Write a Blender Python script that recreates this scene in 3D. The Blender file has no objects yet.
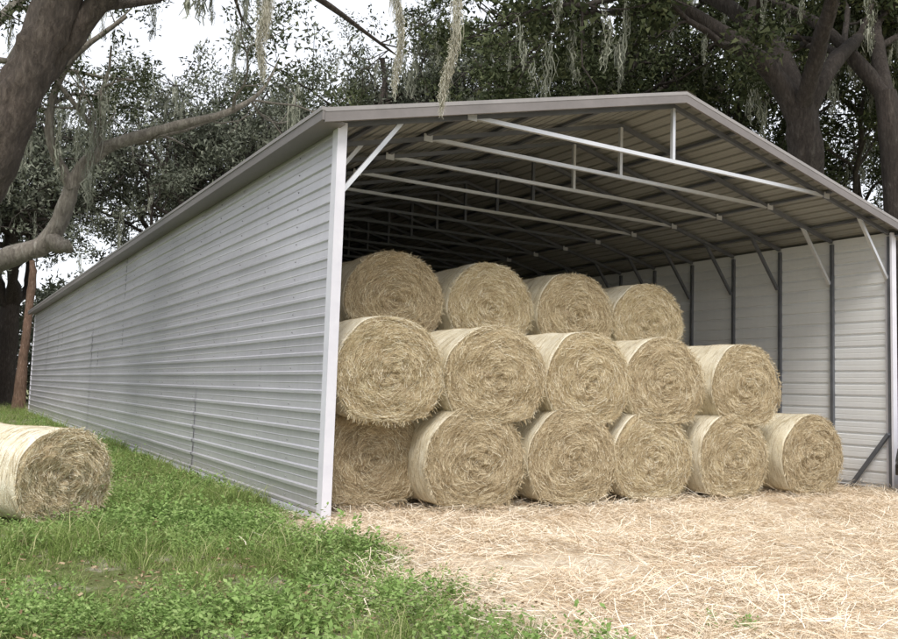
import bpy, math, random, time
import numpy as np
from mathutils import Vector, Matrix

R = np.random.RandomState(7)
random.seed(7)
scene = bpy.context.scene
COL = scene.collection

# ------------------------------------------------------------------ helpers
def link(o, parent=None):
    COL.objects.link(o)
    if parent: o.parent = parent
    return o

def empty(name, loc=(0,0,0), rotz=0):
    e = bpy.data.objects.new(name, None)
    e.location = loc; e.rotation_euler = (0,0,rotz); e.empty_display_size = .3
    COL.objects.link(e)
    return e

def np_mesh(name, V, F, mats, smooth=False, midx=None):
    me = bpy.data.meshes.new(name)
    V = np.asarray(V, dtype=np.float32); F = np.asarray(F, dtype=np.int32)
    m, k = F.shape
    for mt in mats: me.materials.append(mt)
    me.vertices.add(len(V)); me.vertices.foreach_set('co', V.ravel())
    me.loops.add(m*k); me.loops.foreach_set('vertex_index', F.ravel())
    me.polygons.add(m); me.polygons.foreach_set('loop_start', np.arange(0, m*k, k, dtype=np.int32))
    me.polygons.foreach_set('loop_total', np.full(m, k, dtype=np.int32))
    if midx is not None: me.polygons.foreach_set('material_index', np.asarray(midx, dtype=np.int32))
    me.polygons.foreach_set('use_smooth', np.full(m, smooth, dtype=bool))
    me.update(calc_edges=True)
    return me

def add_attr(me, name, typ, data):
    a = me.attributes.new(name, typ, 'POINT')
    a.data.foreach_set('vector' if typ == 'FLOAT_VECTOR' else 'value', np.asarray(data, dtype=np.float32 if typ!='INT' else np.int32).ravel())

class Boxes:
    def __init__(s): s.V=[]; s.F=[]; s.M=[]
    def box(s, a, b, mi=0):
        x0,y0,z0=a; x1,y1,z1=b
        n=len(s.V)
        s.V += [(x0,y0,z0),(x1,y0,z0),(x1,y1,z0),(x0,y1,z0),(x0,y0,z1),(x1,y0,z1),(x1,y1,z1),(x0,y1,z1)]
        s.F += [(n,n+3,n+2,n+1),(n+4,n+5,n+6,n+7),(n,n+1,n+5,n+4),(n+1,n+2,n+6,n+5),(n+2,n+3,n+7,n+6),(n+3,n,n+4,n+7)]
        s.M += [mi]*6
    def bar(s, p, q, w, h=None, mi=0):
        h = h or w
        p=Vector(p); q=Vector(q); d=(q-p).normalized()
        side = d.cross(Vector((0,1,0)))
        if side.length<.1: side = Vector((1,0,0))
        side.normalize(); up = d.cross(side).normalized()
        n=len(s.V)
        for c in (p,q):
            for a,b in ((-1,-1),(1,-1),(1,1),(-1,1)):
                s.V.append(tuple(c+side*a*w/2+up*b*h/2))
        s.F += [(n+3,n+2,n+1,n),(n+4,n+5,n+6,n+7),(n,n+1,n+5,n+4),(n+1,n+2,n+6,n+5),(n+2,n+3,n+7,n+6),(n+3,n,n+4,n+7)]
        s.M += [mi]*6
    def obj(s, name, mats, parent=None):
        me = np_mesh(name, s.V, s.F, mats, midx=s.M)
        return link(bpy.data.objects.new(name, me), parent)

def ribbons(P, W, side):
    n,k,_ = P.shape
    W = np.asarray(W)
    if W.ndim==1: W = np.repeat(W[:,None],k,1)
    off = side[:,None,:]*W[:,:,None]*.5
    V = np.stack([P-off,P+off],2).reshape(-1,3)
    base = (np.arange(n)*k*2)[:,None] + (np.arange(k-1)*2)[None,:]
    base = base.ravel()
    F = np.stack([base,base+1,base+3,base+2],1)
    return V,F

def unit(a):
    return a/np.maximum(np.linalg.norm(a,axis=-1,keepdims=True),1e-9)

def snoise(x,y,seed=0,sc=1.0,oct=3):
    rr=np.random.RandomState(seed); o=np.zeros_like(x,dtype=float); amp=1.
    for i in range(oct):
        for j in range(4):
            a=rr.rand()*6.283; f=sc*(2**i)*(0.7+.6*rr.rand()); ph=rr.rand()*6.283
            o+=amp*np.sin((x*math.cos(a)+y*math.sin(a))*f+ph)*.25*1.4
        amp*=.5
    return o

# ------------------------------------------------------------------ node material helpers
def newmat(name):
    m=bpy.data.materials.new(name); m.use_nodes=True
    nt=m.node_tree; nt.nodes.clear()
    out=nt.nodes.new('ShaderNodeOutputMaterial')
    b=nt.nodes.new('ShaderNodeBsdfPrincipled')
    nt.links.new(b.outputs[0],out.inputs[0])
    return m,nt,b,out
def N(nt,t,**kw):
    n=nt.nodes.new(t)
    for k,v in kw.items(): setattr(n,k,v)
    return n
def ramp(nt,fac,stops):
    r=nt.nodes.new('ShaderNodeValToRGB'); e=r.color_ramp.elements
    while len(e)>1: e.remove(e[-1])
    e[0].position=stops[0][0]; e[0].color=(*stops[0][1],1)
    for p,c in stops[1:]:
        x=e.new(p); x.color=(*c,1)
    nt.links.new(fac,r.inputs[0]); return r.outputs[0]
def noiseT(nt,vec,scale,detail=4,rough=.6,dist=0):
    n=nt.nodes.new('ShaderNodeTexNoise'); n.inputs['Scale'].default_value=scale
    n.inputs['Detail'].default_value=detail; n.inputs['Roughness'].default_value=rough; n.inputs['Distortion'].default_value=dist
    if vec is not None: nt.links.new(vec,n.inputs['Vector'])
    return n.outputs['Fac']
def mixc(nt,f,a,b,typ='MIX'):
    m=nt.nodes.new('ShaderNodeMix'); m.data_type='RGBA'; m.blend_type=typ
    def s(i,v):
        if hasattr(v,'links'): nt.links.new(v,i)
        elif isinstance(v,(int,float)): i.default_value=v
        else: i.default_value=(*v,1)
    s(m.inputs[0],f); s(m.inputs[6],a); s(m.inputs[7],b)
    return m.outputs[2]
def bump(nt,b,h,strength,dist=.01):
    n=nt.nodes.new('ShaderNodeBump'); n.inputs['Strength'].default_value=strength; n.inputs['Distance'].default_value=dist
    nt.links.new(h,n.inputs['Height']); nt.links.new(n.outputs[0],b.inputs['Normal'])
def mapping(nt,vec,scale):
    m=nt.nodes.new('ShaderNodeMapping'); m.inputs['Scale'].default_value=scale; nt.links.new(vec,m.inputs[0]); return m.outputs[0]

def metal_mat(name,c1,c2,metallic,rough,dirt=True,bs=.25):
    m,nt,b,o=newmat(name)
    tc=N(nt,'ShaderNodeTexCoord').outputs['Object']
    n1=noiseT(nt,mapping(nt,tc,(1,.25,2.0)),1.3,3)
    n2=noiseT(nt,tc,14,3)
    c=ramp(nt,n1,[(.3,c1),(.7,c2)])
    c=mixc(nt,.08,c,ramp(nt,n2,[(.3,(.2,.2,.2)),(.7,(.8,.8,.8))]),'OVERLAY')
    if dirt:
        sep=N(nt,'ShaderNodeSeparateXYZ'); nt.links.new(tc,sep.inputs[0])
        mr=N(nt,'ShaderNodeMapRange'); mr.inputs[1].default_value=0; mr.inputs[2].default_value=.5; mr.inputs[3].default_value=.7; mr.inputs[4].default_value=0
        nt.links.new(sep.outputs[2],mr.inputs[0])
        mm=N(nt,'ShaderNodeMath',operation='MULTIPLY'); nt.links.new(mr.outputs[0],mm.inputs[0]); nt.links.new(n2,mm.inputs[1])
        c=mixc(nt,mm.outputs[0],c,(.30,.25,.19))
        # faint vertical run-off marks
        n3=noiseT(nt,mapping(nt,tc,(1,9,.35)),1.0,4,.7)
        c=mixc(nt,.22,c,ramp(nt,n3,[(.35,(.36,.36,.36)),(.6,(.56,.56,.56))]),'OVERLAY')
    nt.links.new(c,b.inputs['Base Color'])
    b.inputs['Metallic'].default_value=metallic
    b.inputs['Roughness'].default_value=rough
    if bs: bump(nt,b,noiseT(nt,mapping(nt,tc,(1,.5,.8)),1.6,0),bs,.012)
    return m
M_wall=metal_mat('galvanised_siding',(.58,.57,.61),(.70,.69,.73),.4,.31,bs=.15)
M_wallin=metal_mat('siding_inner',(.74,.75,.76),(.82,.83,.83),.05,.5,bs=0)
M_roof=metal_mat('roof_sheet',(.28,.275,.25),(.36,.355,.325),.2,.45,dirt=False,bs=0)
M_trim=metal_mat('white_trim',(.68,.67,.73),(.76,.75,.80),.0,.4,dirt=False,bs=0)
M_fascia=metal_mat('fascia_trim',(.17,.155,.15),(.22,.20,.195),.0,.5,dirt=False,bs=0)
M_fascia2=metal_mat('fascia_edge',(.27,.255,.25),(.34,.32,.315),.0,.4,dirt=False,bs=0)
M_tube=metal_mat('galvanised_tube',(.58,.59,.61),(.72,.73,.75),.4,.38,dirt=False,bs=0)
M_tube_shaded=metal_mat('galvanised_tube_shaded',(.11,.115,.13),(.17,.18,.20),.3,.5,dirt=False,bs=0)  # dark copy of the tube: interior shade painted into its colour
M_screw=metal_mat('screw',(.2,.2,.21),(.3,.3,.31),.5,.5,dirt=False,bs=0)

def hay_mat(name,stops,bs=.6):
    m,nt,b,o=newmat(name)
    a=N(nt,'ShaderNodeAttribute',attribute_name='fib').outputs['Vector']
    f=noiseT(nt,a,2.0,5,.72,.6)
    tc=N(nt,'ShaderNodeTexCoord').outputs['Object']
    big=noiseT(nt,tc,3,3)
    fine=noiseT(nt,tc,60,2)
    c=ramp(nt,f,stops)
    c=mixc(nt,.5,c,ramp(nt,big,[(.3,(.36,.36,.37)),(.7,(.64,.64,.62))]),'OVERLAY')
    c=mixc(nt,.4,c,ramp(nt,fine,[(.3,(.3,.3,.3)),(.7,(.7,.7,.7))]),'OVERLAY')
    oi=N(nt,'ShaderNodeObjectInfo').outputs['Random']
    c=mixc(nt,.6,c,ramp(nt,oi,[(0,(.40,.395,.38)),(1,(.60,.585,.56))]),'OVERLAY')
    nt.links.new(c,b.inputs['Base Color']); b.inputs['Roughness'].default_value=.75
    b.inputs['Specular IOR Level'].default_value=.2
    mm=N(nt,'ShaderNodeMath',operation='ADD'); nt.links.new(f,mm.inputs[0]); nt.links.new(fine,mm.inputs[1])
    bump(nt,b,mm.outputs[0],bs,.03)
    return m
M_face=hay_mat('hay_end',[(.25,(.15,.105,.055)),(.42,(.43,.335,.205)),(.6,(.61,.505,.335)),(.8,(.76,.665,.48))],1.)  # darkest stop paints crease shade into the bale ends
M_side=hay_mat('hay_wrap',[(.2,(.56,.485,.35)),(.45,(.74,.675,.53)),(.75,(.84,.79,.655))],.4)
def straw_mat(name,stops,trans=.0,ins=True):
    m,nt,b,o=newmat(name)
    a=N(nt,'ShaderNodeAttribute',attribute_name='rnd').outputs['Fac']
    c=ramp(nt,a,stops)
    if ins: oi=N(nt,'ShaderNodeAttribute',attribute_name='ins').outputs['Fac']
    else: oi=N(nt,'ShaderNodeObjectInfo').outputs['Random']
    c=mixc(nt,.5,c,ramp(nt,oi,[(0,(.38,.38,.38)),(1,(.64,.64,.61))]),'OVERLAY')
    nt.nodes.remove(b)
    d=N(nt,'ShaderNodeBsdfDiffuse'); nt.links.new(c,d.inputs[0])
    if trans:
        t=N(nt,'ShaderNodeBsdfTranslucent'); nt.links.new(c,t.inputs[0])
        mx=N(nt,'ShaderNodeMixShader'); mx.inputs[0].default_value=trans
        nt.links.new(d.outputs[0],mx.inputs[1]); nt.links.new(t.outputs[0],mx.inputs[2]); nt.links.new(mx.outputs[0],o.inputs[0])
    else: nt.links.new(d.outputs[0],o.inputs[0])
    return m
M_straw=straw_mat('straw',[(0,(.30,.22,.12)),(.4,(.55,.45,.29)),(.8,(.72,.625,.44)),(1,(.84,.785,.63))],ins=False)
M_strawg=straw_mat('ground_straw',[(0,(.53,.40,.27)),(.4,(.77,.63,.47)),(.8,(.88,.775,.62)),(1,(.92,.85,.73))])
M_grass=straw_mat('grass_blade',[(0,(.12,.17,.045)),(.5,(.22,.30,.09)),(.82,(.33,.41,.15)),(1,(.58,.52,.31))],.3)
M_weed=straw_mat('weed_leaf',[(0,(.14,.22,.06)),(.6,(.25,.37,.12)),(1,(.40,.51,.21))],.3)
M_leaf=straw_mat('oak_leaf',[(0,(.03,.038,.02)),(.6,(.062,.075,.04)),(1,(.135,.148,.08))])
M_leaff=straw_mat('hazy_far_leaf',[(0,(.08,.09,.068)),(.6,(.15,.162,.125)),(1,(.24,.25,.20))])  # greyer and lighter: haze painted into the leaf colour, plus mossy grey
M_moss=straw_mat('spanish_moss',[(0,(.18,.19,.15)),(.6,(.30,.31,.25)),(1,(.44,.44,.37))])
M_mosst=straw_mat('spanish_moss_dry',[(0,(.26,.245,.20)),(.6,(.45,.43,.36)),(1,(.64,.61,.53))],ins=False)
M_litter=straw_mat('leaf_litter',[(0,(.12,.08,.045)),(.5,(.26,.18,.11)),(1,(.46,.36,.24))])

def bark_mat(name,c1,c2,c3):
    m,nt,b,o=newmat(name)
    tc=N(nt,'ShaderNodeTexCoord').outputs['Object']
    n=noiseT(nt,mapping(nt,tc,(6,6,1.6)),2.4,6,.72,.4)
    n2=noiseT(nt,tc,1.1,3)
    c=ramp(nt,n,[(.3,c1),(.55,c2),(.75,c3)])
    c=mixc(nt,.5,c,ramp(nt,n2,[(.35,(.35,.36,.33)),(.65,(.65,.64,.62))]),'OVERLAY')
    nt.links.new(c,b.inputs['Base Color']); b.inputs['Roughness'].default_value=.9
    bump(nt,b,n,1.0,.08); return m
M_bark=bark_mat('oak_bark',(.022,.016,.013),(.06,.047,.04),(.13,.115,.10))
M_bark2=bark_mat('oak_bark_brown',(.035,.026,.021),(.10,.078,.064),(.20,.17,.145))
M_barkl=bark_mat('lichen_bark',(.12,.10,.085),(.27,.24,.205),(.44,.42,.38))
M_snag=bark_mat('snag_wood',(.10,.06,.045),(.21,.13,.09),(.40,.32,.27))

def plain(name,c,rough=.5,metal=0,coat=0):
    m,nt,b,o=newmat(name)
    tc=N(nt,'ShaderNodeTexCoord').outputs['Object']
    n=noiseT(nt,tc,8,3)
    nt.links.new(mixc(nt,.15,c,ramp(nt,n,[(.3,(.3,.3,.3)),(.7,(.7,.7,.7))]),'OVERLAY'),b.inputs['Base Color'])
    b.inputs['Roughness'].default_value=rough; b.inputs['Metallic'].default_value=metal
    b.inputs['Coat Weight'].default_value=coat
    return m

# ------------------------------------------------------------------ camera
f=868.6
Xc=Vector((1481,-121.5,-f)).normalized(); Yc=Vector((-514,-56.5,-f)); Yc=(Yc-Xc*Yc.dot(Xc)).normalized()
Zc=Xc.cross(Yc)
Mt=Matrix((Xc,Yc,Zc))
CP=Vector((-3.97,-9.42,1.5))
cam=bpy.data.cameras.new('camera'); co=bpy.data.objects.new('camera',cam); COL.objects.link(co)
cam.sensor_width=36; cam.lens=f/898*36; cam.clip_start=.05; cam.clip_end=2000
co.matrix_world=Matrix.Translation(CP)@Mt.to_4x4()
scene.camera=co

# ------------------------------------------------------------------ light
w=bpy.data.worlds.new("World"); scene.world=w; w.use_nodes=True
nt=w.node_tree; bg=nt.nodes['Background']
sky=nt.nodes.new('ShaderNodeTexSky'); sky.sky_type='NISHITA'; sky.sun_disc=False
SE=math.radians(50)
sd=Vector((-.50,-.87,0)).normalized()
sky.sun_elevation=SE; sky.sun_rotation=math.atan2(sd.x,sd.y); sky.dust_density=3
mx=nt.nodes.new('ShaderNodeMix'); mx.data_type='RGBA'; mx.inputs[0].default_value=.8
nt.links.new(sky.outputs[0],mx.inputs[6]); mx.inputs[7].default_value=(9.0,9.2,9.6,1)
nt.links.new(mx.outputs[2],bg.inputs[0]); bg.inputs[1].default_value=.15
sl=bpy.data.lights.new('sun','SUN'); sl.energy=2.5; sl.angle=math.radians(20); sl.color=(1,.965,.92)
so=bpy.data.objects.new('sun',sl); COL.objects.link(so)
sv=Vector((sd.x*math.cos(SE),sd.y*math.cos(SE),math.sin(SE)))
so.rotation_euler=sv.to_track_quat('Z','Y').to_euler(); so.location=sv*60
vs=scene.view_settings; vs.view_transform='Standard'; vs.look='None'; vs.exposure=0

# ------------------------------------------------------------------ ground
def hay_edge(x,y):
    return x + .60 + .45*snoise(x,y,3,.9,3)
def gz(x,y):
    hay=1/(1+np.exp(-hay_edge(x,y)*5))
    inside=np.where((x>-.3)&(y>-.3),.2,1.)*np.clip((-y+.3)/1.2,.2,1)
    far=np.clip((np.hypot(x,y)-50)/200,0,1)
    return (.06*snoise(x,y,11,1.9,3)*inside*(.4+.6*hay)+.022*hay*inside*snoise(x,y,12,6,2)+.03*(1-hay)*snoise(x,y,5,.8,2)
            -.035 + far*2*snoise(x,y,6,.02,2))
def axis(lo,hi,st,far):
    a=list(np.arange(lo,hi,st)); s=st; v=lo
    left=[]
    while v>-far: s*=1.35; v-=s; left.append(v)
    right=[]; s=st; v=a[-1]
    while v<far: s*=1.35; v+=s; right.append(v)
    return np.array(left[::-1]+a+right)
xs=axis(-9,14,.09,500); ys=axis(-7,5,.09,500)
GX,GY=np.meshgrid(xs,ys,indexing='ij')
V=np.stack([GX,GY,gz(GX,GY)],-1).reshape(-1,3)
nx,ny=len(xs),len(ys)
ii=(np.arange(nx-1)[:,None]*ny+np.arange(ny-1)[None,:]).ravel()
F=np.stack([ii,ii+ny,ii+ny+1,ii+1],1)
mg,nt,b,o=newmat('ground_soil_hay')
pos=N(nt,'ShaderNodeNewGeometry').outputs['Position']
at=N(nt,'ShaderNodeAttribute',attribute_name='hay').outputs['Fac']
n1=noiseT(nt,pos,1.6,4,.65); n2=noiseT(nt,pos,26,5,.7); n3=noiseT(nt,pos,90,2,.7)
hay=ramp(nt,n2,[(.3,(.46,.34,.23)),(.45,(.71,.58,.43)),(.65,(.85,.745,.59)),(.8,(.90,.82,.69))])
hay=mixc(nt,.6,hay,ramp(nt,n1,[(.3,(.36,.35,.34)),(.7,(.66,.65,.63))]),'OVERLAY')
hay=mixc(nt,.5,hay,ramp(nt,n3,[(.3,(.25,.25,.25)),(.7,(.72,.72,.72))]),'OVERLAY')
dirt=ramp(nt,n2,[(.3,(.36,.30,.23)),(.6,(.60,.53,.43)),(.8,(.72,.65,.55))])
grs=ramp(nt,n2,[(.3,(.10,.12,.04)),(.6,(.20,.22,.09)),(.8,(.32,.31,.17))])
gd=mixc(nt,ramp(nt,n1,[(.5,(0,0,0)),(.65,(1,1,1))]),grs,dirt)
atd=N(nt,'ShaderNodeAttribute',attribute_name='dirt').outputs['Fac']
gd=mixc(nt,atd,gd,dirt)
nt.links.new(mixc(nt,at,gd,hay),b.inputs['Base Color']); b.inputs['Roughness'].default_value=.9
b.inputs['Specular IOR Level'].default_value=.1
mm=N(nt,'ShaderNodeMath',operation='ADD'); nt.links.new(n2,mm.inputs[0]); nt.links.new(n3,mm.inputs[1])
bump(nt,b,mm.outputs[0],.8,.03)
def dirtf(x,y):
    d=np.maximum(np.exp(-(((x+2.9)/1.1)**2+((y+4.35)/.5)**2)),np.exp(-(((x+3.6)/.45)**2+((y+.3)/.6)**2)))
    d=np.maximum(d,np.exp(-(((x+.9)/.5)**2+((y+4.9)/.9)**2))*.8)
    return np.clip(d*1.4-.15+.18*snoise(x,y,8,3.5,3),0,1)
me=np_mesh('ground',V,F,[mg],smooth=True)
hx,hy=V[:,0],V[:,1]
hv=1/(1+np.exp(-(hay_edge(hx,hy)+.12*snoise(hx,hy,9,7,2))*6))
hv*=1/(1+np.exp((hx-17)*1.5)); hv*=1/(1+np.exp((-hy-16)*.8))
hv=np.where(hy>0.3, hv*(hx>-.05)*(hx<10.9), hv)
hv=np.where(hy>37,0,hv)
add_attr(me,'hay','FLOAT',hv); add_attr(me,'dirt','FLOAT',dirtf(hx,hy))
link(bpy.data.objects.new('ground',me))

# ------------------------------------------------------------------ barn
Wd=10.83; Hh=4.66; Ln=36.2; NF=31; SP=Ln/(NF-1)
barn=empty('metal_pole_barn')
def rib_profile(L,pitch=.229,h=.028):
    pts=[]; s=0.03
    pts.append((0,0))
    while s+.08<L:
        pts += [(s,0),(s+.014,h),(s+.048,h),(s+.062,0)]
        if s+.19<L:
            pts += [(s+.135,0),(s+.145,.004),(s+.155,0)]
        s+=pitch
    pts.append((L,0)); return np.array(pts)
def sheet(name,prof,y0,y1,fn,mats,parent,dy=.4,wav=.004,seed=1):
    ysn=np.linspace(y0,y1,max(2,int((y1-y0)/dy)+1))
    P,Y=np.meshgrid(np.arange(len(prof)),ysn,indexing='ij')
    s=prof[P,0]; d=prof[P,1]+wav*snoise(s*1.0,Y,seed,1.6,3)
    V=fn(s,d,Y).reshape(-1,3); a,bn=P.shape
    ii=(np.arange(a-1)[:,None]*bn+np.arange(bn-1)[None,:]).ravel()
    F=np.stack([ii,ii+bn,ii+bn+1,ii+1],1)
    me=np_mesh(name,V,F,mats)
    o=link(bpy.data.objects.new(name,me),parent); return o
prof=rib_profile(Hh)
ends=[0,5.9,11.9,18.0,24.1,30.1,Ln]
for i in range(6):
    y0,y1=ends[i],ends[i+1]+(.06 if i<5 else 0)
    off=.005*(i%2)
    sheet('siding_left',prof,y0,y1,lambda s,d,Y:np.stack([-.035-d-off,Y,s+.02],-1),[M_wall],barn,seed=20+i,wav=.005)
    sheet('siding_right',prof,y0,y1,lambda s,d,Y:np.stack([Wd+.035+d+off,Y,s+.02],-1),[M_wallin],barn,seed=40+i)
OV=.30
SLn=math.hypot(1,.241); rl=(5.415+OV)
rp=rib_profile(rl*SLn)
for sgn,nm in ((-1,'roof_left'),(1,'roof_right')):
    def fn(s,d,Y,sgn=sgn):
        x=5.415+sgn*(s/SLn); z=6.05-.241*(s/SLn)
        return np.stack([x+sgn*d*.234,Y,z+d*.97],-1)
    sheet(nm,rp,-.2,Ln+.2,fn,[M_roof],barn,dy=.8,wav=.002)
Vb=[];Fb=[]
pz=rib_profile(5.95)
for k in range(len(pz)):
    z=pz[k,0]+.02
    hw=5.415 if z<=4.68 else max(.02,(6.0-z)/.241)
    Vb+=[(5.415-min(hw,5.415),Ln+.02+pz[k,1],z),(5.415+min(hw,5.415),Ln+.02+pz[k,1],z)]
    if k: n=2*k; Fb.append((n-2,n-1,n+1,n))
link(bpy.data.objects.new('back_wall',np_mesh('back_wall',Vb,Fb,[M_wallin])),barn)
t=Boxes()
t.box((-.072,-.05,-.05),(-.033,.10,4.62),0)
t.box((-.033,-.05,-.05),(.048,-.012,4.66),0)
t.box((Wd-.05,-.05,-.05),(Wd+.033,-.012,4.66),0)
t.box((Wd+.033,-.05,-.05),(Wd+.078,.14,4.62),0)
t.box((-.070,.14,-.05),(-.038,Ln,.05),0)
t.box((-.07,Ln-.1,0.06),(-.034,Ln+.05,4.6),0)
for yy0,yy1 in ((-.245,-.205),(Ln+.205,Ln+.245)):
    for sg in (-1,1):
        xa=5.415; xb=5.415+sg*(rl+.02)
        for za,zb,mi,dy in ((-.13,-.01,1,0),(-.01,.04,2,.006)):
            n=len(t.V)
            y0=yy0-dy; y1=yy1+dy
            za_,zb_=6.07+za,6.07+zb
            dz=-.241*(rl+.02)
            t.V+=[(xa,y0,za_),(xb,y0,za_+dz),(xb,y1,za_+dz),(xa,y1,za_),(xa,y0,zb_),(xb,y0,zb_+dz),(xb,y1,zb_+dz),(xa,y1,zb_)]
            t.F+=[(n,n+3,n+2,n+1),(n+4,n+5,n+6,n+7),(n,n+1,n+5,n+4),(n+1,n+2,n+6,n+5),(n+2,n+3,n+7,n+6),(n+3,n,n+4,n+7)]; t.M+=[mi]*6
ze=6.07-.241*(rl+.02)
for sg in (-1,1):
    xe=5.415+sg*(rl+.025)
    xa,xb=sorted((xe,xe+sg*.03))
    t.box((xa,-.25,ze-.11),(xb,Ln+.25,ze+.0),1)
    t.box((xa-.012,-.254,ze),(xb+.012,Ln+.254,ze+.045),2)
    s0,s1=sorted((5.415+sg*5.46,xe))
    t.box((s0,-.2,ze-.105),(s1,Ln+.2,ze-.085),1)
for sg in (-1,1):
    n=len(t.V); xb=5.415+sg*.2
    t.V+=[(5.415,-.26,6.12),(xb,-.26,6.12-.048),(xb,Ln+.26,6.12-.048),(5.415,Ln+.26,6.12)]; t.F.append((n,n+1,n+2,n+3)); t.M.append(2)
t.obj('trim',[M_trim,M_fascia,M_fascia2],barn)
fr=Boxes()
for i in range(NF):
    y=i*SP+(.03 if i==0 else 0)-(.03 if i==NF-1 else 0)
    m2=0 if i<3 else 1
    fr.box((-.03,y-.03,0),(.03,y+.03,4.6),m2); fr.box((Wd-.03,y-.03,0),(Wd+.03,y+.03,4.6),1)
    zr=-.115
    for sg in (-1,1):
        fr.bar((5.415,y,6.07+zr),(5.415+sg*5.40,y,6.07+zr-.241*5.40),.06,mi=1)
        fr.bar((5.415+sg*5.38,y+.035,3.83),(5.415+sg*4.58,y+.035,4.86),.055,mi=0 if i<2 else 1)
        if i<30: fr.box((5.415+sg*3.6-.07,y-.036,5.04),(5.415+sg*3.6+.07,y-.031,5.15),0)
    mt=0 if i<5 else 1  # deeper ties switch to the tube copy with shade in its colour
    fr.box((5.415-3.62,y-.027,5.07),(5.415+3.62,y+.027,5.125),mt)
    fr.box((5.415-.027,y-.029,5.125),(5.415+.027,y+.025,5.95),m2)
for xx in (0,Wd): fr.box((xx-.04,0.0,0),(xx+.03,Ln,.05),1)
for sg in (-1,1):
    for k in range(1,5):
        xx=5.415+sg*k*1.2
        z=6.07-.241*k*1.2
        fr.box((xx-.03,-.15,z-.08),(xx+.03,Ln,z-.04),1)
fr.bar((Wd-.06,.8,0.02),(Wd-.06,.04,1.02),.06,mi=1)
fr.obj('steel_frame',[M_tube,M_tube_shaded],barn)
Vs=[];Fs=[]
for i in range(NF):
    y=i*SP+.05
    for k in range(20):
        z=.02+.03+.229*k+.10
        n=len(Vs); a=np.arange(6)*math.pi/3
        for r,xo in ((.011,-.041),(.008,-.050)):
            for q in a: Vs.append((xo,y+r*math.cos(q),z+r*math.sin(q)))
        Fs += [(n+j,n+(j+1)%6,n+6+(j+1)%6,n+6+j) for j in range(6)]+[(n+6,n+7,n+8,n+9),(n+9,n+10,n+11,n+6)]
link(bpy.data.objects.new('screws',np_mesh('screws',Vs,Fs,[M_screw])),barn)

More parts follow.
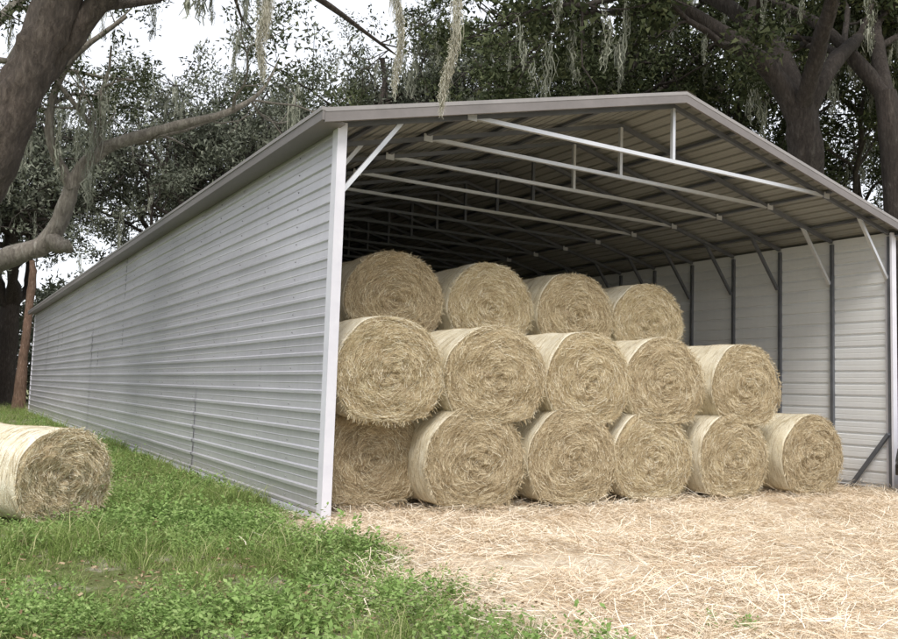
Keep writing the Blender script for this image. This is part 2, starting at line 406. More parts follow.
# ------------------------------------------------------------------ hay bales
def bale_mesh(seed,Rr=.72,L=1.36,nst=3400,seg=132,flat=.90):
    rr=np.random.RandomState(seed)
    prof=[(r,-L/2,0) for r in np.linspace(.004,Rr-.05,30)]
    for a in np.linspace(0,math.pi/2,6)[1:]: prof.append((Rr-.05+.05*math.sin(a),-L/2+.05-.05*math.cos(a),0 if a<.8 else 1))
    for y in np.linspace(-L/2+.08,L/2-.08,16): prof.append((Rr,y,1))
    for a in np.linspace(0,math.pi/2,5)[:-1]: prof.append((Rr-.05+.05*math.cos(a),L/2-.05+.05*math.sin(a),1))
    for r in np.linspace(Rr-.05,.004,9): prof.append((r,L/2,0))
    prof=np.array(prof); K=len(prof)
    th=np.arange(seg)*2*math.pi/seg
    Rg,TH=np.meshgrid(prof[:,0],th,indexing='ij'); Yg=np.repeat(prof[:,1:2],seg,1)
    ph=rr.rand(8)*6.28; nturn=rr.uniform(6,10); sgn=rr.choice([-1,1]); am=rr.uniform(.002,.007)
    def fy(r,t):
        ridg=am*np.sin(2*math.pi*nturn*r/Rr*1.0+sgn*t+1.5*np.sin(2*t+ph[0])+1.2*np.sin(3*t+ph[1]+r*6))
        lump=.024*np.sin(3*t+ph[2]+r*9)*np.sin(r*14+ph[3])+.015*np.sin(5*t+ph[4]-r*13)+.011*np.sin(9*t+ph[5]+r*31)*np.sin(r*37+ph[6])+.007*np.sin(17*t+r*60+ph[7])*np.sin(r*70)
        core=-.03*np.exp(-(r/.05)**2)
        return .035*(1-(r/Rr)**2)+(ridg+lump)*np.clip(r/.08,0,1)*np.clip((Rr-r)/.06,0,1)+core
    def fr_(y,t): return .014*np.sin(2*t+ph[5])+.010*np.sin(5*t+ph[6]+y*3)+.008*np.sin(y*9+ph[7])+.004*np.sin(11*t+y*5)+.003*np.sin(y*46)
    sg=np.sign(Yg)
    Y2=Yg+np.where(np.abs(Yg)>L/2-.06,sg*fy(Rg,TH),0)
    R2=Rg*(1+fr_(Yg,TH)/Rr)
    X=R2*np.cos(TH); Z=R2*np.sin(TH)
    def squash(X,Z):
        zb=-Rr*flat
        Z=np.where(Z<zb*.8, zb*.8+(Z-zb*.8)*.45, Z)
        Z=np.where(Z>Rr*.93, Rr*.93+(Z-Rr*.93)*.7, Z)
        X=X*(1.03-.02*Z/Rr)
        return X,Z
    X,Z=squash(X,Z)
    V=np.stack([X,Y2,Z],-1).reshape(-1,3)
    i=np.arange(K-1)[:,None]*seg; j=np.arange(seg)[None,:]
    a=(i+j).ravel(); b=(i+(j+1)%seg).ravel()
    F=np.stack([a,b,b+seg,a+seg],1)
    mi=np.repeat(prof[:-1,2:3],seg,1).ravel().astype(int)
    mi=np.where(prof[1:,2][:,None].repeat(seg,1).ravel()>.5,mi,0)
    fib=np.stack([np.cos(TH)*1.9*(.3+Rg),np.sin(TH)*1.9*(.3+Rg),np.where(prof[:,2:3]>.5,Yg*16,(Rg+sgn*TH*Rr/nturn/6.28)*26)],-1).reshape(-1,3)
    rn=np.zeros(len(V))
    k=4; VV=[V];FF=[F];MM=[mi];RN=[rn];FB=[fib]; nv=len(V)
    def addr(P,Wd_,side):
        nonlocal nv
        v,f2=ribbons(P,Wd_,side); n=P.shape[0]
        VV.append(v);FF.append(f2+nv);MM.append(np.full(len(f2),2));RN.append(np.repeat(rr.rand(n),P.shape[1]*2));FB.append(np.zeros((len(v),3))); nv+=len(v)
    for end,cnt in ((-1,nst),(1,nst//6)):
        r0=Rr*np.sqrt(rr.rand(cnt))*.985; t0=rr.rand(cnt)*6.283
        ln=rr.uniform(.04,.16,cnt); dev=rr.normal(0,.85,cnt)
        s=np.linspace(-.5,.5,k)[None,:]*ln[:,None]
        r=np.clip(r0[:,None]+s*np.sin(dev)[:,None],.01,Rr*1.005); t=t0[:,None]+s*np.cos(dev)[:,None]/np.maximum(r0,.06)[:,None]
        lift=rr.uniform(.002,.016,cnt)[:,None]+ (np.abs(rr.normal(0,.016,cnt))[:,None])*(np.linspace(-1,1,k)[None,:]**2)
        y=end*(L/2+fy(np.minimum(r,Rr-.001),t)+lift)
        X_,Z_=squash(r*np.cos(t),r*np.sin(t))
        P=np.stack([X_,y,Z_],-1)
        side=unit(np.stack([np.cos(t0),rr.normal(0,.4,cnt),np.sin(t0)],-1))
        addr(P,rr.uniform(.002,.006,cnt),side)
    cnt=int(nst*.6)
    y0=rr.uniform(-L/2+.02,L/2-.02,cnt); t0=rr.rand(cnt)*6.283; ln=rr.uniform(.06,.3,cnt); dev=rr.normal(0,.18,cnt)
    s=np.linspace(-.5,.5,k)[None,:]*ln[:,None]
    t=t0[:,None]+s*np.cos(dev)[:,None]/Rr; y=y0[:,None]+s*np.sin(dev)[:,None]
    r=Rr+fr_(y,t)+.002+np.abs(rr.normal(0,.006,cnt))[:,None]*(np.linspace(-1,1,k)[None,:]**2)
    X_,Z_=squash(r*np.cos(t),r*np.sin(t))
    addr(np.stack([X_,y,Z_],-1),rr.uniform(.002,.005,cnt),unit(np.stack([rr.normal(0,.2,cnt),np.ones(cnt),rr.normal(0,.2,cnt)],-1)))
    cnt=550; t0=rr.rand(cnt)*6.283; d=unit(np.stack([np.cos(t0)+rr.normal(0,.6,cnt),-np.abs(rr.normal(.3,.5,cnt)),np.sin(t0)+rr.normal(0,.6,cnt)],-1))
    r=Rr*.97; X_,Z_=squash(r*np.cos(t0),r*np.sin(t0))
    P0=np.stack([X_,np.full(cnt,-L/2+.0),Z_],-1); ln=rr.uniform(.02,.08,cnt)
    P=P0[:,None,:]+d[:,None,:]*(np.linspace(0,1,3)[None,:]*ln[:,None])[:,:,None]; P[:,:,2]-=(np.linspace(0,1,3)**2*.02)[None,:]
    addr(P,np.full(cnt,.004),unit(np.cross(d,rr.normal(0,1,(cnt,3)))))
    me=np_mesh('round_hay_bale',np.concatenate(VV),np.concatenate(FF),[M_face,M_side,M_straw],smooth=True,midx=np.concatenate(MM))
    add_attr(me,'rnd','FLOAT',np.concatenate(RN)); add_attr(me,'fib','FLOAT_VECTOR',np.concatenate(FB))
    return me
def bale(me,x,y,z,rz=0,ry=0,sc=(1,1,1)):
    o=bpy.data.objects.new('round_hay_bale',me); o.location=(x,y,z); o.rotation_euler=(random.gauss(0,.012),ry,rz); o.scale=sc
    link(o); return o
HL=.68
z1,z2,z3=.635,1.72,2.79
row1=[(.81,.5),(2.03,0),(3.60,-.02),(5.13,.06),(6.76,.0),(8.58,-.05)]
row2=[(.80,.05),(2.35,.0),(3.88,.03),(5.40,.06),(7.06,.0)]
row3=[(1.55,1.5),(3.18,1.52),(4.80,1.5),(6.44,1.55)]
sd_=100
for (x,y) in row1:
    bale(bale_mesh(sd_,flat=.88),x,y+HL,z1,random.gauss(0,.03) if x>1 else 0,0,(1.02,1,.99)); sd_+=1
for (x,y) in row2:
    bale(bale_mesh(sd_,flat=.92),x,y+HL,z2,random.gauss(0,.03) if x>1 else 0,0,(1.02,1,.97)); sd_+=1
for (x,y) in row3:
    bale(bale_mesh(sd_,flat=.93),x,y+HL,z3,random.gauss(0,.04),0,(1.05,1,.97)); sd_+=1
deep=[bale_mesh(300+i,nst=500,seg=60) for i in range(3)]
for li in range(1,10):
    yb=li*1.5
    for k in range(6): bale(deep[(k+li)%3],.83+1.56*k,yb+HL+.05,z1,random.gauss(0,.01),0,(1.02,1,.97))
    for k in range(5): bale(deep[(k+2*li)%3],.83+1.57*k,yb+HL+.05,z2,random.gauss(0,.01),0,(1.01,1,.94))
    if li>1:
        for k in range(4): bale(deep[(k+li+1)%3],1.58+1.6*k,yb+HL+.05,z3,random.gauss(0,.03),0,(1.02,1,.95))
bale(bale_mesh(500,Rr=.56,L=1.25,nst=3600,flat=.93),-3.04,1.1,.475,math.radians(32),0,(1.02,1,.96))
bale(deep[0],-2.3,35,.5,math.radians(30),0,(.75,.75,.72))

# ------------------------------------------------------------------ merged masses
def mass(name,pts,tilt,scl,protos,mat,parent=None,seed=0):
    rr=np.random.RandomState(seed+1)
    pts=np.asarray(pts,dtype=np.float32); n=len(pts); idx=rr.randint(0,len(protos),n)
    a=rr.rand(n)*6.283; tx=rr.normal(0,tilt,n); ty=rr.normal(0,tilt,n); ins=rr.rand(n)
    VV=[];FF=[];RN=[];IN=[];nv=0
    for k,(PV,PF,PR) in enumerate(protos):
        s=idx==k; m=s.sum()
        if not m: continue
        ca,sa=np.cos(a[s]),np.sin(a[s]); X=PV[:,0][None]*scl[s][:,None]; Y=PV[:,1][None]*scl[s][:,None]; Z=PV[:,2][None]*scl[s][:,None]
        x=X*ca[:,None]-Y*sa[:,None]; y=X*sa[:,None]+Y*ca[:,None]
        z=Z+x*tx[s][:,None]+y*ty[s][:,None]; x=x-Z*tx[s][:,None]; y=y-Z*ty[s][:,None]
        v=np.stack([x,y,z],-1)+pts[s][:,None,:]
        VV.append(v.reshape(-1,3).astype(np.float32)); FF.append((PF[None]+(np.arange(m)*len(PV))[:,None,None]+nv).reshape(-1,PF.shape[1]))
        RN.append(np.tile(PR,m)); IN.append(np.repeat(ins[s],len(PV))); nv+=m*len(PV)
    me=np_mesh(name,np.concatenate(VV),np.concatenate(FF),[mat]); add_attr(me,'rnd','FLOAT',np.concatenate(RN)); add_attr(me,'ins','FLOAT',np.concatenate(IN))
    return link(bpy.data.objects.new(name,me),parent)

def leaf_cluster(seed,n,rad,size,flat=.65):
    rr=np.random.RandomState(seed)
    c=unit(rr.normal(0,1,(n,3)))*(rr.rand(n,1)**.5)*rad; c[:,2]*=flat
    d=unit(rr.normal(0,1,(n,3))+c*1.5); nrm=unit(rr.normal(0,.8,(n,3))+np.array([0,0,.8])); s=unit(np.cross(d,nrm))
    ln=size*rr.uniform(.6,1.3,(n,1)); wd=ln*.5
    V=np.stack([c+s*wd*.45,c+d*ln,c-s*wd*.55],1).reshape(-1,3)
    return V,np.arange(n*3).reshape(-1,3),np.repeat(rr.rand(n),3)
def moss_tassel(seed,length,rad,n=900,wid=(.003,.008),k=6,am_=.022,lmax=.34):
    """irregular strand of moss: short curly wisps along a wandering core, with knots"""
    rr=np.random.RandomState(seed)
    t=rr.rand(n)**.9; ph=rr.rand(4)*6.28
    core=lambda t: np.stack([.05*np.sin(t*5+ph[0])+.02*np.sin(t*17+ph[1])-.05*np.sin(ph[0])-.02*np.sin(ph[1]),.05*np.sin(t*4+ph[2])+.02*np.sin(t*15+ph[3])-.05*np.sin(ph[2])-.02*np.sin(ph[3]),-t*length],-1)
    thick=rad*(1.05-t)**.6*(.55+.45*np.abs(np.sin(t*13+ph[0])*np.sin(t*31+ph[1])))
    P0=core(t)+unit(rr.normal(0,1,(n,3)))*(rr.rand(n,1)**.6)*thick[:,None]
    ln=rr.uniform(.08,lmax,n)*(1-.45*t); s=np.linspace(0,1,k)[None,:]
    P=np.zeros((n,k,3)); fq=rr.uniform(5,14,(n,1)); p2=rr.rand(n,2)*6.28; am=rr.uniform(.004,am_,(n,1))
    P[:,:,0]=P0[:,:1]+am*(np.sin(p2[:,:1]+s*fq)-np.sin(p2[:,:1])); P[:,:,1]=P0[:,1:2]+am*(np.sin(p2[:,1:]+s*fq)-np.sin(p2[:,1:]))
    P[:,:,2]=P0[:,2:3]-ln[:,None]*s
    b=rr.rand(n)*6.283
    V,F=ribbons(P,rr.uniform(wid[0],wid[1],n)[:,None]*(1-.5*s),np.stack([np.cos(b),np.sin(b),np.zeros(n)],-1))
    return V,F,np.repeat(rr.rand(n),k*2)
C_leaf=([leaf_cluster(i,80,.62,.16) for i in range(4)],M_leaf)
C_leafn=([leaf_cluster(20+i,75,.36,.09) for i in range(4)],M_leaf)
C_leaff=([leaf_cluster(40+i,80,.9,.24) for i in range(4)],M_leaff)
C_moss=[moss_tassel(60+i,1.05,.15,n=75,wid=(.012,.026),k=4,am_=.04,lmax=.5) for i in range(4)]

# ------------------------------------------------------------------ trees
def tube(P,Rd,sides,rr,nz=.08):
    P=np.asarray(P,float); Rd=np.asarray(Rd,float); k=len(P)
    T=np.gradient(P,axis=0); T=unit(T)
    ref=np.array([.3,.2,1.]) if abs(T[0][2])<.8 else np.array([1.,.1,.2])
    a=unit(np.cross(T,ref)); b=unit(np.cross(T,a))
    th=np.arange(sides)*2*math.pi/sides
    rad=Rd[:,None]*(1+rr.normal(0,nz,(k,sides)))
    V=P[:,None,:]+rad[:,:,None]*(np.cos(th)[None,:,None]*a[:,None,:]+np.sin(th)[None,:,None]*b[:,None,:])
    i=np.arange(k-1)[:,None]*sides; j=np.arange(sides)[None,:]
    A=(i+j).ravel(); B=(i+(j+1)%sides).ravel()
    return V.reshape(-1,3),np.stack([A,B,B+sides,A+sides],1)
def spline(P,Rd,n):
    P=[Vector(p) for p in P]; m=len(P); out=[];ro=[]
    for i in range(m-1):
        p0=P[max(i-1,0)];p1=P[i];p2=P[i+1];p3=P[min(i+2,m-1)]
        for q in range(n):
            t=q/n
            out.append(.5*((2*p1)+(-p0+p2)*t+(2*p0-5*p1+4*p2-p3)*t*t+(-p0+3*p1-3*p2+p3)*t**3)); ro.append(Rd[i]*(1-t)+Rd[i+1]*t)
    out.append(P[-1]); ro.append(Rd[-1]); return np.array([list(v) for v in out]),np.array(ro)
class Tree:
    def __init__(s,name,seed,mat=None,leafc=None,leaf_s=1.0,maxl=3,lp=5,moss=.25,zmax=13):
        s.rr=np.random.RandomState(seed); s.V=[];s.F=[];s.nv=0; s.leaf=[]; s.moss=[]; s.name=name; s.mat=mat or M_bark
        s.leafc=leafc or C_leaf; s.ls=leaf_s; s.maxl=maxl; s.lp=lp; s.mp=moss; s.zmax=zmax; s.seed=seed
    def add(s,P,Rd,sides):
        v,f_=tube(P,Rd,sides,s.rr); s.V.append(v); s.F.append(f_+s.nv); s.nv+=len(v)
    def manual(s,P,Rd,sides=12,n=6,children=0,lvl=1,cl=4.,t0=.3):
        P2,R2=spline(P,Rd,n)
        P2+=s.rr.normal(0,.02,P2.shape)*np.minimum(R2,.3)[:,None]*2
        s.add(P2,R2,sides)
        for c in range(children):
            t=t0+(1-t0)*s.rr.rand(); i=min(int(t*(len(P2)-1)),len(P2)-2); d=unit(P2[i+1]-P2[i])
            s.child(P2[i],d,cl*s.rr.uniform(.6,1.2),R2[i]*.55,lvl+1)
    def child(s,p,d,L,r,lvl,ang=None):
        rr=s.rr
        ax=unit(np.cross(d,rr.normal(0,1,3))); a=ang or rr.uniform(.6,1.25)
        nd=d*math.cos(a)+ax*math.sin(a)
        s.grow(p,nd,L,max(r,.012),lvl)
    def grow(s,p,d,L,r,lvl):
        rr=s.rr; k=max(5,int(L/.55)); st=L/k; P=[np.array(p)]; d=unit(np.array(d,float))
        up=.10 if lvl<=1 else .03
        for i in range(k):
            d=unit(d+rr.normal(0,.22 if lvl<3 else .3,3)*np.array([1,1,.8])+np.array([0,0,up if P[-1][2]<s.zmax else -.08])+(np.array([0,0,.12]) if P[-1][2]<5 else 0))
            P.append(P[-1]+d*st)
        P=np.array(P); Rd=np.linspace(r,max(r*.3,.008),len(P))
        s.add(P,Rd,9 if lvl<2 else (6 if lvl==2 else 4))
        if lvl<s.maxl:
            for c in range(max(3,int(L*(.9 if lvl==1 else 1.3)))):
                t=.22+.78*rr.rand() ; i=min(int(t*k),k-1)
                s.child(P[i],unit(P[i+1]-P[i]),L*rr.uniform(.35,.62),Rd[i]*.6,lvl+1)
        if lvl>=s.maxl-1:
            m=s.lp if rr.rand()<.68 else (1 if rr.rand()<.6 else 0)
            for q in range(m):
                i=rr.randint(len(P)//2,len(P)); s.leaf.append(P[i]+rr.normal(0,.24,3)*s.ls)
            if rr.rand()<s.mp:
                i=rr.randint(1,len(P)); s.moss.append(P[i])
    def finish(s,filt=None):
        e=empty(s.name)
        link(bpy.data.objects.new('trunk_and_limbs',np_mesh('trunk_and_limbs',np.concatenate(s.V),np.concatenate(s.F),[s.mat],smooth=True)),e)
        lf=np.array(s.leaf)
        if filt is not None: lf=lf[filt(lf)]
        n=len(lf)
        mass('foliage',lf,.3,s.rr.uniform(.7,1.2,n)*s.ls,s.leafc[0],s.leafc[1],e,seed=s.seed)
        if s.moss:
            ms=np.array(s.moss)
            if filt is not None: ms=ms[filt(ms)]
            n=len(ms)
            if n: mass('spanish_moss_strands',ms,0,s.rr.uniform(.45,1.6,n),C_moss,M_moss,e,seed=s.seed)
        return n
def nobarn(p):
    x,y,z=p[:,0],p[:,1],p[:,2]
    return ~((x>-.9)&(x<11.8)&(y>-1)&(y<37.3)&(z<7.0)) & ~((z<.4))
def live_oak(name,x,y,seed,h=4.2,r=.6,spread=9,nl=7,lean=(0,0),filt=nobarn,**kw):
    t=Tree(name,seed,**kw); rr=t.rr
    top=np.array([x+lean[0],y+lean[1],h])
    t.manual([(x,y,-.3),(x+.1*lean[0],y+.1*lean[1],.4),(x+.5*lean[0],y+.5*lean[1],h*.55),tuple(top)],[r*1.5,r*1.1,r*.95,r*.85],14,5)
    for i in range(nl):
        a=i*6.283/nl+rr.uniform(-.35,.35); el=rr.uniform(.45,1.15)
        d=np.array([math.cos(a)*math.cos(el),math.sin(a)*math.cos(el),math.sin(el)])
        t.grow(top-np.array([0,0,rr.rand()*.8]),d,spread*rr.uniform(.8,1.15),r*rr.uniform(.38,.6),1)
    t.finish(filt)
    return t
t=Tree('live_oak_tree',41,moss=.4,lp=6)
t.manual([(13.9,3.9,-.3),(13.7,3.8,.6),(13.4,3.6,3.5),(13.05,3.45,6.8),(12.75,3.4,8.3)],[.76,.52,.44,.38,.35],16,6)
t.manual([(12.75,3.4,8.1),(12.0,3.8,9.3),(10.6,4.6,10.4),(8.8,5.4,11.2),(6.5,6.5,12.2)],[.27,.22,.18,.12,.06],11,6,7,1,4.5,.25)
t.manual([(12.75,3.4,8.1),(12.9,4.2,10),(12.3,6.0,12),(11.2,8.5,13.5)],[.26,.23,.17,.07],11,6,6,1,5,.3)
t.manual([(12.8,3.4,8.0),(13.6,3.2,9.4),(15.2,3.6,10.6),(17.4,4.6,11.8)],[.24,.2,.14,.06],11,6,6,1,5,.25)
t.manual([(12.75,3.4,8.1),(12.1,2.2,9.9),(11.0,.8,11.4),(9.5,-.4,12.8)],[.22,.16,.12,.05],11,6,5,1,4,.4)
t.finish(lambda p: nobarn(p)&(p[:,2]>8.0))
t=Tree('live_oak_tree',42,moss=.4,lp=5)
t.manual([(16.6,2.9,-.3),(16.3,2.9,.6),(15.8,2.8,3.5),(15.3,2.7,6.6),(15.1,2.8,9.0)],[.48,.36,.31,.27,.24],14,6)
t.manual([(15.1,2.8,8.9),(15.7,3.4,10.4),(17,4.2,12),(19,5,13)],[.2,.17,.12,.05],10,6,5,1,5,.25)
t.manual([(15.1,2.8,8.9),(14.6,4.2,11),(14.6,6.5,12.8)],[.19,.14,.06],10,6,5,1,5,.25)
t.finish(lambda p: nobarn(p)&(p[:,2]>7.4))
hi=lambda p: nobarn(p)&(p[:,2]>5)
live_oak('live_oak_tree',18.5,16.5,3,h=5.5,r=.7,spread=11,nl=6,filt=hi,zmax=14,lp=4)
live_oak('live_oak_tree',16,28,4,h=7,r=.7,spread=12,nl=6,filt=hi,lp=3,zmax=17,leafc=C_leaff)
live_oak('live_oak_tree',27,9,5,h=5,r=.7,spread=11,nl=6,lp=4)
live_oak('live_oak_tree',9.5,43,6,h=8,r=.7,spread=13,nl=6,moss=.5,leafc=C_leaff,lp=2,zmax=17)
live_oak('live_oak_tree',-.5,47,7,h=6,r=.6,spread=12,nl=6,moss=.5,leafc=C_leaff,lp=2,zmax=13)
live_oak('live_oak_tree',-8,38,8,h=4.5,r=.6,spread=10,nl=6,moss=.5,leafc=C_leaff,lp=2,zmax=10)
t=Tree('leaning_live_oak_tree',31,mat=M_bark2,leafc=C_leafn,leaf_s=.82,moss=.55,lp=4)
t.manual([(-5.3,7.2,-.3),(-4.9,6.9,.6),(-4.1,6.5,2.6),(-3.6,6.25,4.3),(-3.12,5.85,6.0),(-2.66,5.5,7.6),(-2.2,5.2,9.4),(-1.6,5.2,11.5)],[.72,.5,.37,.34,.33,.33,.26,.18],16,6,3,1,4.5,.8)
t.manual([(-3.1,5.9,5.9),(-2.5,5.7,7.0),(-1.9,5.2,7.9),(-.9,4.6,8.8),(.6,4.0,9.6)],[.24,.2,.17,.13,.06],10,6,3,1,2.8,.4)
t.manual([(-2.3,5.3,8.8),(-.8,6.4,9.9),(1.0,7.6,10.4),(3.2,8.6,10.2),(5.4,9.6,9.9)],[.18,.15,.11,.07,.02],10,6,6,1,2.6,.35)
t.manual([(-2.4,5.4,7.9),(-2.3,3.5,8.6),(-1.8,0,7.2),(-1.6,-2.2,6.3),(-.8,-3.5,6.0),(.4,-4.4,6.2)],[.22,.18,.13,.09,.07,.04],9,6,2,2,1.4,.9)
t.manual([(-2.7,5.6,7.4),(-3.3,6.6,9),(-4.2,7.6,10.5),(-5,9,12)],[.25,.2,.14,.06],9,6,4,1,3.5,.3)
t.finish(lambda p: nobarn(p)&~((p[:,1]<2.5)&(p[:,2]<7.2)))
t=Tree('lichen_live_oak_tree',33,mat=M_barkl,leafc=C_leafn,leaf_s=.88,moss=.65,lp=4)
t.manual([(-6.6,10.5,-.3),(-6.2,10.2,1.0),(-4.6,9.3,2.7),(-3.08,8.47,3.63),(-2.32,7.98,4.1),(-2.0,7.69,5.18),(-1.56,7.37,5.78),(-.56,6.74,6.2),(.3,6.2,6.5),(.9,6.1,7.0),(1.3,6.3,7.8)],[.5,.4,.26,.20,.17,.13,.12,.09,.06,.035,.012],12,6,6,1,2.2,.5)
t.manual([(-2.3,7.95,4.1),(-2.15,7.8,3.95),(-2.0,7.7,3.98)],[.17,.15,.12],9,4)
t.manual([(-2.05,7.7,5.0),(-2.5,7.6,6.0),(-2.3,7.4,7.2),(-1.4,7.0,8.2)],[.1,.08,.06,.03],8,5,4,1,2.2,.3)
t.manual([(-4.6,9.3,2.7),(-5,9.9,4.5),(-4.7,10.3,6.5),(-3.6,10.4,8.5),(-2.6,10.6,10)],[.26,.22,.18,.12,.06],10,5,4,1,3.2,.3)
t.finish(nobarn)
t=Tree('dead_tree_snag',35,mat=M_snag)
t.manual([(-.25,39.6,-.2),(-.2,39.6,2),(-.1,39.6,4.5),(.0,39.7,6.6),(-.1,39.7,7.6)],[.35,.24,.2,.2,.1],10,6)
e=empty('dead_tree_snag'); link(bpy.data.objects.new('snag_trunk',np_mesh('snag_trunk',np.concatenate(t.V),np.concatenate(t.F),[M_snag],smooth=True)),e)

n=3400
px=R.uniform(-45,60,n); py=62+R.normal(0,4,n)
hgt=8.5+4.5*snoise(px,px*0,21,.3,3)
pts=np.stack([px,py,hgt*(R.rand(n)**.8)],-1)
m=1000
sx=R.uniform(-24,-3.0,m); sy=42+R.normal(0,2.5,m)+(-sx)*.1; sz=R.rand(m)*(3.2+1.3*snoise(sx,sx*0,22,.6,2))
pts2=np.stack([sx,sy,sz],-1)
m=800
sx=R.uniform(30,44,m); sy=R.uniform(-8,50,m); sz=R.rand(m)*(5+2*snoise(sx,sy,23,.4,2))
pts3=np.stack([sx,sy,sz],-1)
pts=np.concatenate([pts,pts2,pts3]); n=len(pts)
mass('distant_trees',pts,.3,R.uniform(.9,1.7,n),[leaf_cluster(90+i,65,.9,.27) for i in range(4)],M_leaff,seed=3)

for i,(x,y,z,ln,rd) in enumerate([(-.61,-3.5,6.02,2.2,.12),(-.93,-3.3,6.05,2.05,.10),(-1.70,-2.5,6.3,2.1,.17),(-1.62,-1.9,6.4,1.7,.12)]):
    v,f_,rn=moss_tassel(80+i,ln,rd,n=1000)
    me=np_mesh('spanish_moss',v,f_,[M_mosst]); add_attr(me,'rnd','FLOAT',rn)
    o=bpy.data.objects.new('spanish_moss',me); o.location=(x,y,z); link(o)

# ------------------------------------------------------------------ grass + weeds + straw
def tuft(seed,n,hmin,hmax,rad,width,lean=.5):
    rr=np.random.RandomState(seed); k=3
    a=rr.rand(n)*6.283; r=rad*np.sqrt(rr.rand(n)); h=rr.uniform(hmin,hmax,n); b=a+rr.normal(0,.9,n)
    s=np.linspace(0,1,k)[None,:]
    P=np.zeros((n,k,3)); l=(lean*rr.rand(n)*h)[:,None]*s**1.6
    P[:,:,0]=(r*np.cos(a))[:,None]+l*np.cos(b)[:,None]; P[:,:,1]=(r*np.sin(a))[:,None]+l*np.sin(b)[:,None]; P[:,:,2]=h[:,None]*s*(1-.3*s*lean)
    c=rr.rand(n)*6.283
    V,F=ribbons(P,width*rr.uniform(.6,1.3,n)[:,None]*(1-.85*s),np.stack([np.cos(c),np.sin(c),np.zeros(n)],-1))
    return V,F,np.repeat(rr.rand(n),k*2)
def weed(seed,ns,nl,h,size):
    rr=np.random.RandomState(seed); C=[];D=[]
    for i in range(ns):
        b=rr.rand()*6.28; ln=rr.uniform(.2,.8); base=rr.normal(0,.06,2); hh=h*rr.uniform(.4,1.1)
        for j in range(nl):
            t=rr.uniform(.2,1); C.append((base[0]+math.cos(b)*ln*hh*t,base[1]+math.sin(b)*ln*hh*t,hh*t)); q=rr.rand()*6.28; D.append((math.cos(q),math.sin(q),rr.uniform(-.3,.8)))
    C=np.array(C);D=unit(np.array(D)); n=len(C); s=unit(np.cross(D,np.array([0,0,1.])+rr.normal(0,.4,(n,3)))); L=size*rr.uniform(.5,1.4,(n,1))
    V=np.stack([C,C+D*L*.5+s*L*.27,C+D*L,C+D*L*.5-s*L*.27],1).reshape(-1,3)
    return V,np.arange(n*4).reshape(-1,4),np.repeat(rr.rand(n),4)
def strawtuft(seed,n,rad,zt=.05,width=.005,lmin=.08,lmax=.28):
    rr=np.random.RandomState(seed); k=4
    p=np.stack([rr.normal(0,rad,n),rr.normal(0,rad,n),np.abs(rr.normal(0,zt,n))*.6+.004],-1)
    a=rr.rand(n)*6.283; cur=rr.normal(0,4,n); ln=rr.uniform(lmin,lmax,n); s=np.linspace(0,1,k)[None,:]*ln[:,None]
    th=a[:,None]+cur[:,None]*s
    dx=np.cumsum(np.cos(th),1)*ln[:,None]/k; dy=np.cumsum(np.sin(th),1)*ln[:,None]/k
    P=np.stack([p[:,:1]+dx,p[:,1:2]+dy,p[:,2:3]+rr.normal(0,.14,n)[:,None]*s+.0*dx],-1)
    P[:,:,2]=np.abs(P[:,:,2])
    side=unit(np.stack([-np.sin(a),np.cos(a),rr.normal(0,.5,n)],-1))
    V,F=ribbons(P,width*rr.uniform(.6,1.3,n),side)
    return V,F,np.repeat(rr.rand(n),k*2)
C_grass=[tuft(200+i,20,.04,.13+.045*i,.11,.008,1.3) for i in range(4)]
C_weed=[weed(210+i,8,8,.12+.03*i,.034) for i in range(4)]
C_straw=[strawtuft(220+i,44,.14,.045,.0042) for i in range(4)]
C_litter=[strawtuft(240+i,7,.10,.03,.012,.02,.06) for i in range(3)]
def place(x0,x1,y0,y1,n,cond):
    x=R.uniform(x0,x1,n); y=R.uniform(y0,y1,n); k=cond(x,y); x=x[k]; y=y[k]
    return np.stack([x,y,gz(x,y)],-1)
def incl(x,y): return (x>-.12)&(x<11)&(y>-.1)&(y<36.4)
def gcond(x,y):
    d=dirtf(x,y); hh=np.where(y<.3,hay_edge(x,y)+.12*snoise(x,y,9,7,2),-1)
    patch=snoise(x,y,30,2.4,3)
    return (~incl(x,y))&(R.rand(len(x))>d*1.1)&(hh<R.normal(0,.18,len(x)))&(R.rand(len(x))<.8+.55*patch)&(~((x>0)&(y>-16)&(y<.3)&(x<17)))
G=[place(-7.5,.4,-6.5,3,14000,gcond),place(-8,0,3,14,7000,gcond),place(-14,0,14,42,5500,gcond),place(-30,-8,-10,14,1500,gcond),place(11,30,-10,40,1500,gcond)]
G=np.concatenate(G); n=len(G)
dist=np.hypot(G[:,0]+3.97,G[:,1]+9.42)
mass('grass',G,.15,R.uniform(.45,1.2,n)*np.clip(.75+dist/40,.75,1.6)*(1+.35*snoise(G[:,0],G[:,1],71,1.5,3)),C_grass,M_grass,seed=5)
def wcond(x,y):
    return gcond(x,y)&(snoise(x,y,33,1.7,3)+.3*np.exp(-((x+.5)/.7)**2)>R.normal(-.12,.25,len(x)))
G=np.concatenate([place(-7.5,.2,-6.5,3,11000,wcond),place(-8,0,3,14,5500,wcond),place(-14,0,14,36,2000,wcond)]); n=len(G)
mass('broadleaf_weeds',G,.15,R.uniform(.45,1.2,n)*(1+.35*snoise(G[:,0],G[:,1],72,1.7,3)),C_weed,M_weed,seed=6)
wx=np.concatenate([R.normal(-.5,.3,34),R.normal(.3,.4,7)]); wy=np.concatenate([R.normal(-3.6,.8,34),R.normal(-5.2,.3,7)])
G=np.stack([wx,wy,gz(wx,wy)],-1); n=len(G)
mass('weeds_in_hay',G,.15,R.uniform(.5,1.1,n),C_weed,M_weed,seed=7)
lcond=lambda x,y:(~incl(x,y))&(x<.1)
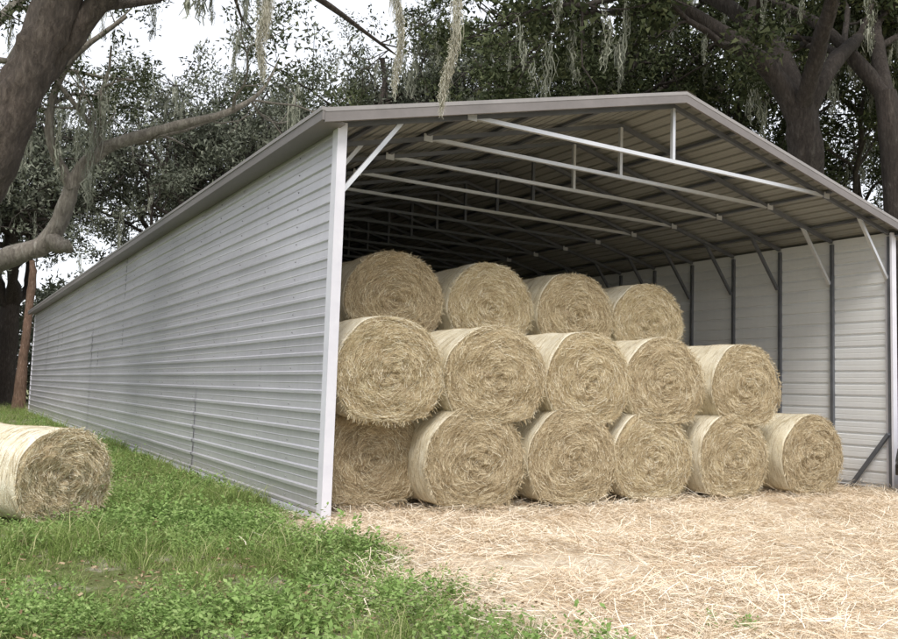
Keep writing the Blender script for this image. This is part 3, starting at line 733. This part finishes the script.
G=place(-7.5,.1,-6.5,6,2200,lcond); n=len(G); G[:,2]+=.015
mass('leaf_litter',G,.2,R.uniform(.6,1.4,n),C_litter,M_litter,seed=9)
def scond(x,y):
    hh=hay_edge(x,y)+.12*snoise(x,y,9,7,2)
    dn=.66+.6*snoise(x,y,44,2.2,3)
    return (hh>R.normal(-.08,.4,len(x)))&((y<.6)|((x>.05)&(x<10.8)))&(R.rand(len(x))<dn)
G=np.concatenate([place(-2.4,12.5,-6.5,1.0,11500,scond),place(-1,11,-10,-6.5,1000,scond)]); n=len(G)
mass('loose_straw',G,.14,R.uniform(.6,1.4,n),C_straw,M_strawg,seed=8)

# ------------------------------------------------------------------ sedan car at right
car=empty('parked_car',(10.12,-1.27,0))
M_paint=plain('car_paint',(.012,.012,.014),.25,0,1); M_glass=plain('car_glass',(.02,.025,.03),.08); M_tyre=plain('tyre',(.02,.02,.02),.85)
M_rim=plain('rim',(.5,.5,.52),.3,.8); M_red=plain('tail_lamp',(.4,.01,.01),.2,0,1); M_plate=plain('plate',(.7,.7,.7),.4)
st=[(0,.45,.80,.70),(.04,.32,.88,.80),(.25,.27,.95,.86),(.8,.25,.98,.875),(1.3,.25,.96,.88),(2.3,.24,.94,.89),(3.2,.24,.92,.88),(3.9,.25,.84,.86),(4.35,.27,.74,.80),(4.52,.35,.66,.70)]
Vc=[];Fc=[];q=16
for (x,zb,zt,hw) in st:
    zc=(zb+zt)/2; hz=(zt-zb)/2
    for j in range(q):
        a=2*math.pi*j/q; c_,s_=math.cos(a),math.sin(a)
        e_=.35
        Vc.append((x,hw*math.copysign(abs(c_)**e_,c_)*(1-.06*max(0,s_)),zc+hz*math.copysign(abs(s_)**e_,s_)))
for i in range(len(st)-1):
    for j in range(q): Fc.append((i*q+j,(i+1)*q+j,(i+1)*q+(j+1)%q,i*q+(j+1)%q))
link(bpy.data.objects.new('body',np_mesh('body',Vc,Fc,[M_paint],smooth=True)),car)
for e0 in (0,len(st)-1):
    me2=bpy.data.meshes.new('end'); me2.from_pydata([Vc[e0*q+j] for j in range(q)],[],[list(range(q))]); me2.materials.append(M_paint); link(bpy.data.objects.new('body_end',me2),car)
cb=[(.55,.93,.93,.70,.70),(1.25,.93,1.38,.76,.56),(2.0,.93,1.44,.78,.58),(2.7,.93,1.40,.77,.56),(3.45,.90,.92,.72,.70)]
Vc=[]
for (x,zb,zt,w0,w1) in cb: Vc+=[(x,-w0,zb),(x,-w1,zt),(x,w1,zt+.001),(x,w0,zb)]
Fc=[];Mi=[]
for i in range(4):
    n=i*4
    Fc+=[(n,n+4,n+5,n+1),(n+1,n+5,n+6,n+2),(n+2,n+6,n+7,n+3)]; Mi+=[1, 1 if i in(0,3) else 0, 1]
link(bpy.data.objects.new('cabin',np_mesh('cabin',Vc,Fc,[M_paint,M_glass],midx=Mi)),car)
pb=Boxes()
for sg in (-1,1):
    for (xa,za,xb,zb) in ((.55,.94,1.25,1.385),(1.25,1.385,2.7,1.41),(2.7,1.405,3.45,.92)):
        pb.bar((xa,sg*(.70 if za<1 else .57),za),(xb,sg*(.70 if zb<1 else .57),zb),.06,mi=0)
    pb.bar((2.0,sg*.785,.93),(2.0,sg*.59,1.43),.05,mi=0)
    pb.box((-.012,sg*.55-.16,.66),(.05,sg*.55+.16,.80),1)
    pb.box((3.0,sg*.88-.09,.93),(3.15,sg*.88+.09,1.05),0)
pb.box((-.03,-.25,.58),(.0,.25,.70),2)
pb.box((-.07,-.74,.36),(.06,.74,.55),0)
o=pb.obj('pillars_lamps_bumper',[M_paint,M_red,M_plate],car)
bv=o.modifiers.new('b','BEVEL'); bv.width=.015; bv.segments=2
for (x,sg) in ((.95,-1),(.95,1),(3.6,-1),(3.6,1)):
    Vw=[];Fw=[];Mw=[];q=28
    pr=[(.05,.0),(.19,-.02),(.20,.0),(.27,.01),(.32,-.01),(.33,-.06),(.33,-.17),(.28,-.21)]
    for (r,y) in pr:
        for j in range(q):
            a=2*math.pi*j/q; Vw.append((x+r*math.cos(a),sg*(.885+y),.33+r*math.sin(a)))
    for i in range(len(pr)-1):
        for j in range(q): Fw.append((i*q+j,i*q+(j+1)%q,(i+1)*q+(j+1)%q,(i+1)*q+j)); Mw.append(0 if i<2 else 1)
    link(bpy.data.objects.new('wheel',np_mesh('wheel',Vw,Fw,[M_rim,M_tyre],smooth=True,midx=Mw)),car)
